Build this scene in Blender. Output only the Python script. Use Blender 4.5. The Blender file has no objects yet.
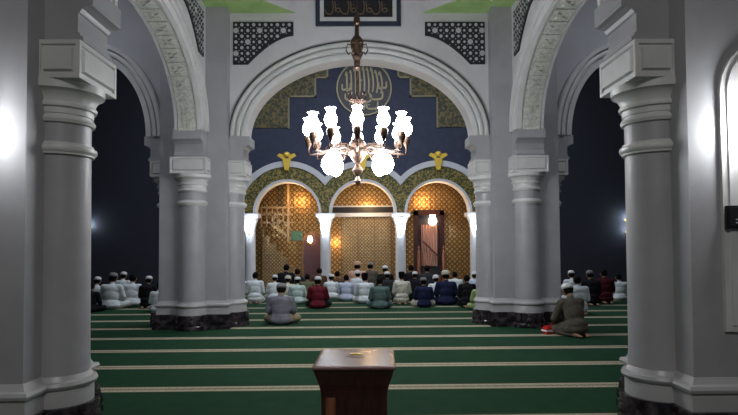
import bpy, bmesh, math, random
from mathutils import Vector, Matrix, Euler

random.seed(7)
C = bpy.context.scene.collection
PI = math.pi
F, H, CX, HY = 560.0, 1.6, 360.5, 245.0

# ------------------------------------------------------------------ camera, world, light
cam_d = bpy.data.cameras.new('camera'); cam = bpy.data.objects.new('camera', cam_d); C.objects.link(cam)
cam_d.sensor_width = 36; cam_d.lens = F/738*36; cam_d.shift_y = 0.0256; cam_d.clip_start = 0.05
cam.matrix_world = (Matrix.Translation((0, 0, H)) @ Matrix.Rotation(math.radians(-0.87), 4, 'Z')
                    @ Matrix.Rotation(math.radians(91.9), 4, 'X') @ Matrix.Rotation(-0.0065, 4, 'Z'))
bpy.context.scene.camera = cam
sc = bpy.context.scene
sc.view_settings.view_transform = 'Standard'; sc.view_settings.look = 'None'
sc.view_settings.gamma = 1; sc.view_settings.exposure = 0.55; sc.view_settings.use_curve_mapping = False
w = bpy.data.worlds.new('night'); sc.world = w; w.use_nodes = True
w.node_tree.nodes['Background'].inputs[0].default_value = (0.5, 0.55, 0.65, 1)
w.node_tree.nodes['Background'].inputs[1].default_value = 0.06

def light(name, kind, loc, energy, color, size=0.1, rot=None):
    l = bpy.data.lights.new(name, kind); l.energy = energy; l.color = color
    if kind == 'AREA': l.size = size
    else: l.shadow_soft_size = size
    o = bpy.data.objects.new(name, l); o.location = loc
    if rot: o.rotation_euler = rot
    C.objects.link(o); return o
CHAND_E, SCONCE_E, ARC_E, SIDE_E = 27, 95, 42, 34
light('entrance_bay_light', 'AREA', (0, -1.5, 5.8), 110, (1, 0.97, 0.95), 1.2, (math.radians(12), 0, 0))
light('rear_hall_fill', 'AREA', (0, 14.5, 9.1), 300, (0.86, 0.92, 1.0), 3.0)  # added fill, out of view, brightens the rear hall and blue wall
for sx in (-1, 1): light('rear_aisle_fill', 'AREA', (sx*5.6, 15.0, 9.1), 70, (0.8, 0.88, 1.0), 1.5)  # added unseen fills lifting the dark aisle ends
for sx in (-1, 1): light('side_aisle_fill', 'AREA', (sx*6.2, 8.2, 7.5), 55, (0.85, 0.9, 1.0), 1.5)  # added fill above each side aisle, not a visible fixture
light('niche_light_left', 'POINT', (-2.35, 20.25, 3.35), 22, (1, 0.62, 0.25), 0.05)
light('niche_light_middle', 'POINT', (-0.97, 20.7, 1.7), 12, (1, 0.62, 0.25), 0.05)
light('niche_light_middle_top', 'POINT', (0.3, 20.1, 3.1), 30, (1, 0.62, 0.25), 0.05)
light('niche_light_right', 'POINT', (2.5, 20.1, 3.3), 34, (1, 0.6, 0.25), 0.05)

# ------------------------------------------------------------------ materials
def mat(name, col, rough=0.6, metal=0.0, col2=None, scale=8, bump=0.0, bscale=None, emit=None, estr=0, spec=0.5, lo=0.4, hi=0.6, vor=False, stretch=None):
    m = bpy.data.materials.new(name); m.use_nodes = True
    nt = m.node_tree; N = nt.nodes; L = nt.links; b = N['Principled BSDF']
    b.inputs['Base Color'].default_value = (*col, 1); b.inputs['Roughness'].default_value = rough
    b.inputs['Metallic'].default_value = metal; b.inputs['Specular IOR Level'].default_value = spec
    tc = N.new('ShaderNodeTexCoord'); src = tc.outputs['Object']
    if stretch:
        mp = N.new('ShaderNodeMapping'); mp.inputs['Scale'].default_value = stretch
        L.new(src, mp.inputs[0]); src = mp.outputs[0]
    if col2 is None: col2 = tuple(c*0.93 for c in col)
    if vor:
        t = N.new('ShaderNodeTexVoronoi'); t.feature = 'DISTANCE_TO_EDGE'; out = t.outputs[0]
    else:
        t = N.new('ShaderNodeTexNoise'); t.inputs['Detail'].default_value = 5; out = t.outputs[0]
    t.inputs['Scale'].default_value = scale; L.new(src, t.inputs['Vector'])
    r = N.new('ShaderNodeValToRGB'); r.color_ramp.elements[0].position = lo; r.color_ramp.elements[1].position = hi
    r.color_ramp.elements[0].color = (*col, 1); r.color_ramp.elements[1].color = (*col2, 1)
    L.new(out, r.inputs[0]); L.new(r.outputs[0], b.inputs['Base Color'])
    if bump:
        n2 = N.new('ShaderNodeTexNoise'); n2.inputs['Scale'].default_value = bscale or scale; n2.inputs['Detail'].default_value = 3
        L.new(src, n2.inputs['Vector'])
        bp = N.new('ShaderNodeBump'); bp.inputs['Strength'].default_value = bump; bp.inputs['Distance'].default_value = 0.02
        L.new(n2.outputs[0], bp.inputs['Height']); L.new(bp.outputs[0], b.inputs['Normal'])
    if emit:
        b.inputs['Emission Color'].default_value = (*emit, 1); b.inputs['Emission Strength'].default_value = estr
    return m

def carpet_mat():
    m = bpy.data.materials.new('carpet'); m.use_nodes = True
    nt = m.node_tree; N = nt.nodes; L = nt.links; b = N['Principled BSDF']
    b.inputs['Roughness'].default_value = 0.95; b.inputs['Specular IOR Level'].default_value = 0.1
    g = N.new('ShaderNodeNewGeometry'); s = N.new('ShaderNodeSeparateXYZ'); L.new(g.outputs['Position'], s.inputs[0])
    def M(op, a, c, d=None):
        n = N.new('ShaderNodeMath'); n.operation = op
        for i, v in enumerate((a, c, d)):
            if v is None: continue
            if isinstance(v, (int, float)): n.inputs[i].default_value = v
            else: L.new(v, n.inputs[i])
        return n.outputs[0]
    t = M('MODULO', M('ADD', s.outputs['Y'], 100*1.159 - 6.36 + 0.5795), 1.159)
    d = M('ABSOLUTE', M('SUBTRACT', t, 0.5795), 0)
    nz = N.new('ShaderNodeTexNoise'); nz.inputs['Scale'].default_value = 130; nz.inputs['Detail'].default_value = 4
    L.new(g.outputs['Position'], nz.inputs['Vector'])
    nl = N.new('ShaderNodeTexNoise'); nl.inputs['Scale'].default_value = 5; nl.inputs['Detail'].default_value = 5
    L.new(g.outputs['Position'], nl.inputs['Vector'])
    def mixc(fac, a, c):
        n = N.new('ShaderNodeMix'); n.data_type = 'RGBA'
        L.new(fac, n.inputs[0])
        for i, v in ((6, a), (7, c)):
            if isinstance(v, tuple): n.inputs[i].default_value = (*v, 1)
            else: L.new(v, n.inputs[i])
        return n.outputs[2]
    green = mixc(nl.outputs[0], (0.009, 0.036, 0.016), (0.015, 0.055, 0.027))
    green = mixc(M('MULTIPLY', nz.outputs[0], 0.35), green, (0.005, 0.025, 0.011))
    # band: beige with a reddish zigzag core
    zz = M('ABSOLUTE', M('SUBTRACT', M('MODULO', M('ADD', s.outputs['X'], 100), 0.09), 0.045), 0)
    core = M('LESS_THAN', M('ABSOLUTE', M('SUBTRACT', d, M('MULTIPLY', zz, 0.6)), 0), 0.012)
    band = mixc(core, (0.36, 0.33, 0.24), (0.15, 0.10, 0.07))
    fac = M('LESS_THAN', d, 0.10)
    edge = M('LESS_THAN', d, 0.115)
    c1 = mixc(edge, green, (0.10, 0.07, 0.03))
    c2 = mixc(fac, c1, band)
    L.new(c2, b.inputs['Base Color'])
    bp = N.new('ShaderNodeBump'); bp.inputs['Strength'].default_value = 0.4; bp.inputs['Distance'].default_value = 0.006
    L.new(nz.outputs[0], bp.inputs['Height']); L.new(bp.outputs[0], b.inputs['Normal'])
    return m

def tile_mat(name, ca, cb, size, rough=0.35, metal=0.5, dots=0.28):
    """small gold mosaic: square grid with bright studs"""
    m = bpy.data.materials.new(name); m.use_nodes = True
    nt = m.node_tree; N = nt.nodes; L = nt.links; b = N['Principled BSDF']
    b.inputs['Roughness'].default_value = rough; b.inputs['Metallic'].default_value = metal
    g = N.new('ShaderNodeNewGeometry'); s = N.new('ShaderNodeSeparateXYZ'); L.new(g.outputs['Position'], s.inputs[0])
    def M(op, a, c=0.0):
        n = N.new('ShaderNodeMath'); n.operation = op
        for i, v in enumerate((a, c)):
            if isinstance(v, (int, float)): n.inputs[i].default_value = v
            else: L.new(v, n.inputs[i])
        return n.outputs[0]
    u = M('ABSOLUTE', M('SUBTRACT', M('FRACT', M('MULTIPLY', M('ADD', s.outputs['X'], 50), 1/size)), 0.5))
    v = M('ABSOLUTE', M('SUBTRACT', M('FRACT', M('MULTIPLY', s.outputs['Z'], 1/size)), 0.5))
    line = M('MULTIPLY', M('MAXIMUM', u, v), 2)
    dia = M('ADD', u, v)
    r = N.new('ShaderNodeValToRGB'); e = r.color_ramp.elements
    e[0].position = 0.0; e[0].color = (min(1, cb[0]*1.7), min(1, cb[1]*1.7), cb[2]*1.7, 1)
    e[1].position = 1.0; e[1].color = (*ca, 1)
    x = e.new(dots*0.5); x.color = (*cb, 1)
    x = e.new(dots); x.color = (*ca, 1)
    x = e.new(0.62); x.color = (*ca, 1)
    x = e.new(0.75); x.color = (*cb, 1)
    L.new(dia, r.inputs[0])
    nz = N.new('ShaderNodeTexNoise'); nz.inputs['Scale'].default_value = 6; L.new(g.outputs['Position'], nz.inputs['Vector'])
    mx = N.new('ShaderNodeMix'); mx.data_type = 'RGBA'; mx.blend_type = 'MULTIPLY'; mx.inputs[0].default_value = 0.5
    L.new(r.outputs[0], mx.inputs[6]); L.new(nz.outputs[0], mx.inputs[7]); L.new(mx.outputs[2], b.inputs['Base Color'])
    bp = N.new('ShaderNodeBump'); bp.inputs['Strength'].default_value = 0.5; bp.inputs['Distance'].default_value = 0.01
    L.new(line, bp.inputs['Height']); L.new(bp.outputs[0], b.inputs['Normal'])
    return m

M_ = dict(
    wall=mat('white_wall_paint', (0.60, 0.59, 0.60), 0.5, bump=0.05, bscale=3, scale=2),
    grey=mat('grey_paint', (0.35, 0.345, 0.36), 0.45, scale=3),
    edge=mat('dark_grey_line', (0.10, 0.095, 0.095), 0.6),
    light=mat('light_grey_paint', (0.42, 0.415, 0.42), 0.35, scale=3),
    cream=mat('cream_stucco', (0.60, 0.60, 0.59), 0.4, scale=4),
    upper=mat('upper_wall', (0.42, 0.42, 0.44), 0.6, scale=2),
    ornate=mat('carved_stucco', (0.66, 0.66, 0.60), 0.5, col2=(0.50, 0.50, 0.46), scale=22, bump=0.35, bscale=22),
    marble=mat('black_marble', (0.010, 0.008, 0.010), 0.13, col2=(0.10, 0.08, 0.09), scale=9, lo=0.45, hi=0.85),
    lattice=mat('dark_lattice', (0.012, 0.012, 0.018), 0.5),
    inlay=mat('pale_inlay', (0.55, 0.55, 0.58), 0.5),
    green=mat('green_plaster', (0.30, 0.46, 0.15), 0.7, col2=(0.36, 0.52, 0.20), scale=3),
    blue=mat('blue_wall', (0.024, 0.031, 0.066), 0.7, col2=(0.030, 0.038, 0.078), scale=6),
    navy=mat('navy_wall', (0.020, 0.023, 0.038), 0.8, scale=5),
    gold=mat('gold', (0.80, 0.55, 0.08), 0.4, 0.4, scale=12),
    goldtext=mat('gold_lettering', (0.24, 0.20, 0.12), 0.45, 0.3, scale=12),
    bronze=mat('bronze', (0.07, 0.045, 0.035), 0.4, 0.7, col2=(0.13, 0.075, 0.05), scale=20),
    goldgreen=mat('green_gold_mosaic', (0.026, 0.050, 0.020), 0.45, 0.3, col2=(0.33, 0.235, 0.07), scale=17, lo=0.42, hi=0.62, bump=0.4, bscale=17),
    goldpanel=mat('dark_gold_mosaic', (0.035, 0.045, 0.030), 0.6, 0.2, col2=(0.17, 0.13, 0.05), scale=12, lo=0.42, hi=0.62),
    goldtile=tile_mat('gold_tile', (0.30, 0.15, 0.045), (0.85, 0.55, 0.22), 0.19),
    curtain=tile_mat('brown_screen', (0.24, 0.15, 0.07), (0.62, 0.45, 0.22), 0.13),
    wood=mat('dark_wood', (0.022, 0.007, 0.007), 0.28, col2=(0.042, 0.011, 0.009), scale=5, stretch=(6, 6, 1)),
    woodtop=mat('wood_top', (0.15, 0.075, 0.07), 0.2, col2=(0.20, 0.11, 0.10), scale=6, stretch=(1, 5, 5)),
    redwood=mat('red_wood', (0.22, 0.075, 0.035), 0.4, col2=(0.12, 0.04, 0.02), scale=5, stretch=(6, 6, 1)),
    palewood=mat('pale_wood', (0.42, 0.27, 0.13), 0.45, col2=(0.34, 0.21, 0.10), scale=5),
    brownwood=mat('brown_wood', (0.20, 0.10, 0.045), 0.45, col2=(0.11, 0.055, 0.025), scale=5, stretch=(6, 6, 1)),
    steel=mat('steel', (0.5, 0.5, 0.52), 0.25, 0.9),
    black=mat('black_plastic', (0.012, 0.012, 0.013), 0.4),
    ceil=mat('ceiling_paint', (0.45, 0.46, 0.45), 0.7),
    arcwhite=mat('white_marble', (0.55, 0.56, 0.60), 0.35, scale=3),
    skin=mat('skin', (0.26, 0.145, 0.085), 0.6),
    hair=mat('hair', (0.006, 0.005, 0.005), 0.9, spec=0.1),
    glow=mat('lit_frosted_glass', (0.9, 0.9, 0.9), 0.4, emit=(0.93, 0.96, 1.0), estr=CHAND_E),
    glow_arc=mat('lit_crystal', (0.9, 0.9, 0.9), 0.4, emit=(0.80, 0.90, 1.0), estr=ARC_E),
    glow_sconce=mat('lit_globe', (0.9, 0.9, 0.9), 0.4, emit=(0.95, 0.98, 1.0), estr=SCONCE_E),
    glow_side=mat('lit_small_globe', (0.9, 0.9, 0.9), 0.4, emit=(0.75, 0.9, 1.0), estr=SIDE_E),
    glow_warm=mat('lit_warm_glass', (0.9, 0.8, 0.7), 0.4, emit=(1.0, 0.72, 0.48), estr=9),
    carpet=carpet_mat(),
)
def cloth(name, c, f=0.75, sc_=9):
    return mat(name, c, 0.9, col2=tuple(x*f for x in c), scale=sc_, bump=0.9, bscale=11, spec=0.15)

# ------------------------------------------------------------------ mesh helpers
def obj(name, bm, m, parent=None, smooth=False, loc=None):
    bmesh.ops.recalc_face_normals(bm, faces=bm.faces[:])
    me = bpy.data.meshes.new(name); bm.to_mesh(me); bm.free()
    me.materials.append(m)
    if smooth:
        for p in me.polygons: p.use_smooth = True
        me.set_sharp_from_angle(angle=math.radians(38))
    o = bpy.data.objects.new(name, me); C.objects.link(o)
    if parent: o.parent = parent
    if loc: o.location = loc
    return o
def empty(name, loc, rz=0):
    o = bpy.data.objects.new(name, None); C.objects.link(o); o.location = loc; o.rotation_euler = (0, 0, rz)
    o.empty_display_size = 0.1; return o
def tag(o, label=None, cat=None, group=None, kind=None):
    if label: o['label'] = label
    if cat: o['category'] = cat
    if group: o['group'] = group
    if kind: o['kind'] = kind
    return o
def box(bm, x0, x1, y0, y1, z0, z1):
    vs = [bm.verts.new((x, y, z)) for x in (x0, x1) for y in (y0, y1) for z in (z0, z1)]
    fs = [(0, 1, 3, 2), (4, 6, 7, 5), (0, 4, 5, 1), (2, 3, 7, 6), (0, 2, 6, 4), (1, 5, 7, 3)]
    return [bm.faces.new([vs[i] for i in f]) for f in fs]
def frustum(bm, cx, cy, lv):
    """stack of rectangles: lv = [(hx, hy, z), ...] centred"""
    rings = [[bm.verts.new((cx+sx*hx, cy+sy*hy, z)) for sx, sy in ((-1, -1), (1, -1), (1, 1), (-1, 1))] for hx, hy, z in lv]
    for a, b in zip(rings, rings[1:]):
        for i in range(4): bm.faces.new((a[i], a[(i+1) % 4], b[(i+1) % 4], b[i]))
    bm.faces.new(rings[0][::-1]); bm.faces.new(rings[-1])
def lathe(bm, prof, cx=0, cy=0, n=24, z0=0, axis=None):
    rings = []
    for r, z in prof:
        rings.append([bm.verts.new((cx+r*math.cos(2*PI*i/n), cy+r*math.sin(2*PI*i/n), z0+z)) for i in range(n)])
    for a, b in zip(rings, rings[1:]):
        for i in range(n): bm.faces.new((a[i], a[(i+1) % n], b[(i+1) % n], b[i]))
    bm.faces.new(rings[0][::-1]); bm.faces.new(rings[-1])
def tube(bm, pts, r, n=8):
    pts = [Vector(p) for p in pts]; rings = []
    for i, p in enumerate(pts):
        t = (pts[min(i+1, len(pts)-1)] - pts[max(i-1, 0)]).normalized()
        u = t.cross(Vector((0, 0, 1)))
        if u.length < 1e-3: u = Vector((1, 0, 0))
        u.normalize(); v = t.cross(u)
        rr = r[i] if isinstance(r, (list, tuple)) else r
        rings.append([bm.verts.new(p + u*rr*math.cos(2*PI*k/n) + v*rr*math.sin(2*PI*k/n)) for k in range(n)])
    for a, b in zip(rings, rings[1:]):
        for k in range(n): bm.faces.new((a[k], a[(k+1) % n], b[(k+1) % n], b[k]))
    bm.faces.new(rings[0][::-1]); bm.faces.new(rings[-1])
def ball(bm, c, r, seg=12, rings=8, rot=None):
    if not isinstance(r, (tuple, list)): r = (r, r, r)
    mtx = Matrix.Translation(c) @ (rot.to_matrix().to_4x4() if rot else Matrix()) @ Matrix.Diagonal((*r, 1))
    bmesh.ops.create_uvsphere(bm, u_segments=seg, v_segments=rings, radius=1, matrix=mtx)
def prism(bm, poly, d0, d1, mp):
    """poly in (u,z); extruded from depth d0 to d1; mp(u,d,z)->xyz"""
    a = [bm.verts.new(mp(u, d0, z)) for u, z in poly]; b = [bm.verts.new(mp(u, d1, z)) for u, z in poly]
    n = len(poly)
    bm.faces.new(a[::-1]); bm.faces.new(b)
    for i in range(n): bm.faces.new((a[i], a[(i+1) % n], b[(i+1) % n], b[i]))
def strips(bm, us, lo, hi, d0, d1, mp):
    """solid between lower curve lo(u) and upper curve hi(u)"""
    cols = [[bm.verts.new(mp(u, d, z)) for d, z in ((d0, lo(u)), (d0, hi(u)), (d1, hi(u)), (d1, lo(u)))] for u in us]
    for a, b in zip(cols, cols[1:]):
        for i in range(4): bm.faces.new((a[i], a[(i+1) % 4], b[(i+1) % 4], b[i]))
    bm.faces.new(cols[0]); bm.faces.new(cols[-1][::-1])
def sweep_arch(bm, uc, zs, a, b, prof, mp, n=48, t0=0, t1=PI):
    """prof = closed list of (n,d): radial offset and depth"""
    rings = []
    for i in range(n+1):
        t = t0 + (t1-t0)*i/n
        rings.append([bm.verts.new(mp(uc+(a+q)*math.cos(t), d, zs+(b+q)*math.sin(t))) for q, d in prof])
    m = len(prof)
    for x, y in zip(rings, rings[1:]):
        for i in range(m): bm.faces.new((x[i], x[(i+1) % m], y[(i+1) % m], y[i]))
    bm.faces.new(rings[0]); bm.faces.new(rings[-1][::-1])

CROSS = lambda y0: (lambda u, d, z: (u, y0+d, z))
SIDE = lambda x0, s: (lambda u, d, z: (x0+s*d, u, z))

# ------------------------------------------------------------------ plan
YA, YB, PX, OX = 4.935, 11.49, 3.27, 7.47      # pier rows, nave pier x, outer pier x
CO, CY, TH, ZS, RISE = 0.65, 0.525, 0.235, 3.80, 1.585    # core half, wall half thickness, springing, rise
ZSQ, ZC = 6.32, 7.6                           # squinch level, nave ceiling
YQ = 20.4                                     # qibla wall

# floor / ceilings / outer shell
b = bmesh.new(); box(b, -12.5, 12.5, -3.5, 21.6, -0.1, 0.0); tag(obj('floor', b, M_['carpet']), kind='structure')
b = bmesh.new(); box(b, -12.5, 12.5, -3.5, YB-TH, ZC, ZC+0.1); tag(obj('ceiling', b, M_['ceil']), kind='structure')
b = bmesh.new(); box(b, -12.5, 12.5, YB+TH, 21.6, 9.2, 9.3); tag(obj('ceiling', b, M_['ceil']), kind='structure')
for s, nm in ((-1, 'wall_left'), (1, 'wall_right')):
    b = bmesh.new(); x = s*12.5; box(b, min(x, x+s*.2), max(x, x+s*.2), -3.5, 21.6, 0, 9.3); tag(obj(nm, b, M_['navy']), kind='structure')

# arched walls
def ell(uc, a, bb, u):
    q = 1-((u-uc)/a)**2
    return ZS + bb*math.sqrt(max(0, q))
def arch_wall(name, uc, a, u0, u1, mp, ztop, m, nface=(1,), panel=True, soff=True, dside=(-1,)):
    b = bmesh.new()
    us = [uc+a*math.cos(PI*i/40) for i in range(41)][::-1]
    strips(b, us, lambda u: ell(uc, a, RISE, u), lambda u: ztop, -TH, TH, mp)
    if u0 < uc-a: prism(b, [(u0, ZS), (uc-a, ZS), (uc-a, ztop), (u0, ztop)], -TH, TH, mp)
    if u1 > uc+a: prism(b, [(uc+a, ZS), (u1, ZS), (u1, ztop), (uc+a, ztop)], -TH, TH, mp)
    wl = tag(obj(name, b, m), kind='structure')
    for s in dside:
        b = bmesh.new()
        f = s*TH
        # three stepped bands separated by fine grooves
        prof = [(-.02, f), (-.02, f+s*.04), (.085, f+s*.055), (.09, f+s*.01), (.118, f+s*.01), (.122, f+s*.07), (.16, f+s*.085), (.195, f+s*.075),
                (.20, f+s*.025), (.228, f+s*.025), (.232, f+s*.10), (.29, f+s*.105), (.32, f+s*.08), (.33, f)]
        sweep_arch(b, uc, ZS, a, RISE, prof, mp, 56)
        obj('archivolt', b, M_['cream'], wl, True)
        if 'aisle' in name: continue
        b = bmesh.new()
        sweep_arch(b, uc, ZS, a, RISE, [(.33, f), (.33, f+s*.05), (.355, f+s*.05), (.355, f)], mp, 56)
        obj('edge_line', b, M_['edge'], wl)
    if soff:   # carved panels along the soffit
        b = bmesh.new()
        sweep_arch(b, uc, ZS, a, RISE, [(-.02, -.17), (-.02, .17), (.01, .17), (.01, -.17)], mp, 56)
        n = max(10, int(a*9))
        for i in range(n):
            t = PI*(i+.5)/n
            for dt in (-PI/n*.5, ):
                sweep_arch(b, uc, ZS, a, RISE, [(-.045, -.16), (-.045, .16), (-.015, .16), (-.015, -.16)], mp, 1, t-PI/n*.5-.012, t-PI/n*.5+.012)
            # four petal rosette in each panel
            cu, cz = uc+(a-.02)*math.cos(t), ZS+(RISE-.02)*math.sin(t)
            tu = Vector((-(a)*math.sin(t), RISE*math.cos(t))).normalized()
            nn = Vector((-math.cos(t)*RISE, -math.sin(t)*a)).normalized()
            for k in range(4):
                an = PI/4+PI/2*k; L_ = .11
                for j in (-1, 1):
                    e1 = (math.cos(an-j*.35)*L_*.55, math.sin(an-j*.35)*L_*.55)
                p = [(0, 0), (math.cos(an-.4)*L_*.6, math.sin(an-.4)*L_*.6), (math.cos(an)*L_, math.sin(an)*L_), (math.cos(an+.4)*L_*.6, math.sin(an+.4)*L_*.6)]
                lowv = [b.verts.new(mp(cu+tu.x*q[0], q[1], cz+tu.y*q[0])) for q in p]
                hiv = [b.verts.new(mp(cu+tu.x*q[0]+nn.x*.025, q[1], cz+tu.y*q[0]+nn.y*.025)) for q in p]
                b.faces.new(lowv); b.faces.new(hiv)
                for z in range(4): b.faces.new((lowv[z], lowv[(z+1) % 4], hiv[(z+1) % 4], hiv[z]))
        obj('carved_soffit', b, M_['ornate'], wl)
        b = bmesh.new()
        for d0 in (-TH, TH-.05):
            sweep_arch(b, uc, ZS, a, RISE, [(-.035, d0), (-.035, d0+.05), (.01, d0+.05), (.01, d0)], mp, 56)
        obj('soffit_border', b, M_['cream'], wl)
    return wl

AC = PX-0.985                 # centre arch half span
YM = (YA+YB)/2; AS = (YB-YA)/2-0.89
def lattice(wl, uc, a, mp, side, s):
    """dark pierced spandrel panel at one end of an arch, s=-1 low u end, +1 high u end; side = face sign"""
    u_out, u_in = uc+s*2.555, uc+s*1.335
    zt, zb = 6.13, 5.26
    def curve(t):   # t 0 at outer bottom .. 1 at inner
        uu = 2.555-.30-(2.555-.30-1.335)*t
        return uu, zb + (5.85-zb)*(1-(1-t)**1.7)
    poly = [(u_out, zt), (u_out, zb)] + [(uc+s*curve(t/8)[0], curve(t/8)[1]) for t in range(9)] + [(u_in, zt)]
    def zlow(du):
        if du > 2.255: return zb
        t = (2.255-du)/(2.255-1.335); return zb+(5.85-zb)*(1-(1-t)**1.7)
    f = side*TH
    b = bmesh.new(); prism(b, poly, f, f+side*.025, mp)
    pn = obj('lattice_panel', b, M_['lattice'], wl)
    b = bmesh.new(); st = .122
    for i in range(10):
        for j in range(8):
            du = 2.555-.06-st*i*.98; z = zt-.06-st*j*.96
            if z-.04 < zlow(du) or z-.04 < zlow(du-.05): continue
            big = (i % 4 == 2 and j % 4 == 3) or (i % 4 == 0 and j % 4 == 1)
            r = .058 if big else (.036 if (i+j) % 2 else .026)
            if du-r < 1.36: continue
            n = 8
            prism(b, [(uc+s*du+r*math.cos(PI/8+2*PI*k/n), z+r*math.sin(PI/8+2*PI*k/n)) for k in range(n)], f+side*.02, f+side*.032, mp)
            r = .013
            du -= st*.49; z -= st*.48
            if z-.02 > zlow(du) and du > 1.36:
                prism(b, [(uc+s*du+r*math.cos(2*PI*k/4), z+r*math.sin(2*PI*k/4)) for k in range(4)], f+side*.02, f+side*.032, mp)
    obj('star_inlay', b, M_['inlay'], pn)

wc = arch_wall('wall_far_nave', 0, AC, -PX+CO, PX-CO, CROSS(YB), 9.3, M_['wall'], soff=False)
for s in (-1, 1): lattice(wc, 0, AC, CROSS(YB), -1, s)
wn = arch_wall('wall_near_nave', 0, AC, -PX+CO, PX-CO, CROSS(YA), ZC, M_['wall'], dside=(-1, 1))
for s, nm in ((-1, 'left'), (1, 'right')):
    ws = arch_wall('wall_%s_nave' % nm, YM, AS, YA+CY, YB-CY, SIDE(s*PX, s), ZC, M_['wall'], dside=(-1,))
    for e in (-1, 1): lattice(ws, YM, AS, SIDE(s*PX, s), -1, e)
    uc = s*(PX+OX)/2; aa = (OX-PX)/2-1.0
    for y, nm2, zt in ((YB, 'far', 9.3), (YA, 'near', ZC)):
        arch_wall('wall_%s_%s_aisle' % (nm2, nm), uc, aa, min(s*PX, s*OX)+CO, max(s*PX, s*OX)-CO, CROSS(y), zt, M_['upper'], soff=False)
    # beyond the outer pier
    b = bmesh.new(); box(b, min(s*(OX+CO), s*12.5), max(s*(OX+CO), s*12.5), YB-TH, YB+TH, 3.8, 9.3)
    tag(obj('wall_far_%s_outer' % nm, b, M_['upper']), kind='structure')

# squinch slabs in the corners of the domed bay
def squinch(cx, cy, sx, sy, nm):
    b = bmesh.new(); L_ = 1.72
    x0, y0 = cx, cy
    k = CO-TH+.004; k2 = CY-TH+.004; poly = [(k, 0), (L_, 0), (0, L_), (0, k2), (k, k2)]
    prism(b, poly, ZSQ, ZSQ+.02, lambda u, d, z: (x0+sx*u, y0+sy*z, d))
    o = tag(obj('ceiling', b, M_['green']), kind='structure')
    b = bmesh.new(); prism(b, poly, ZSQ+.02, ZC-.002, lambda u, d, z: (x0+sx*u, y0+sy*z, d))
    tag(obj('wall_corner', b, M_['wall']), kind='structure')
for sx in (-1, 1):
    squinch(sx*(PX-TH-.005), YB-TH-.005, -sx, -1, '')
    squinch(sx*(PX-TH-.005), YA+TH+.005, -sx, 1, '')

# ------------------------------------------------------------------ piers
def panel_block(b, cx, cy, hx, hy, z0, z1):
    fs = box(b, cx-hx, cx+hx, cy-hy, cy+hy, z0, z1)
    side = [f for f in fs if abs(f.calc_center_median().z-(z0+z1)/2) < 1e-4]
    bmesh.ops.recalc_face_normals(b, faces=fs)
    r = bmesh.ops.inset_individual(b, faces=side, thickness=0.05, depth=0)
    bmesh.ops.inset_individual(b, faces=side, thickness=0.012, depth=-0.02)
    bmesh.ops.inset_individual(b, faces=side, thickness=0.02, depth=0)
    bmesh.ops.inset_individual(b, faces=side, thickness=0.015, depth=0.03)

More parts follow.
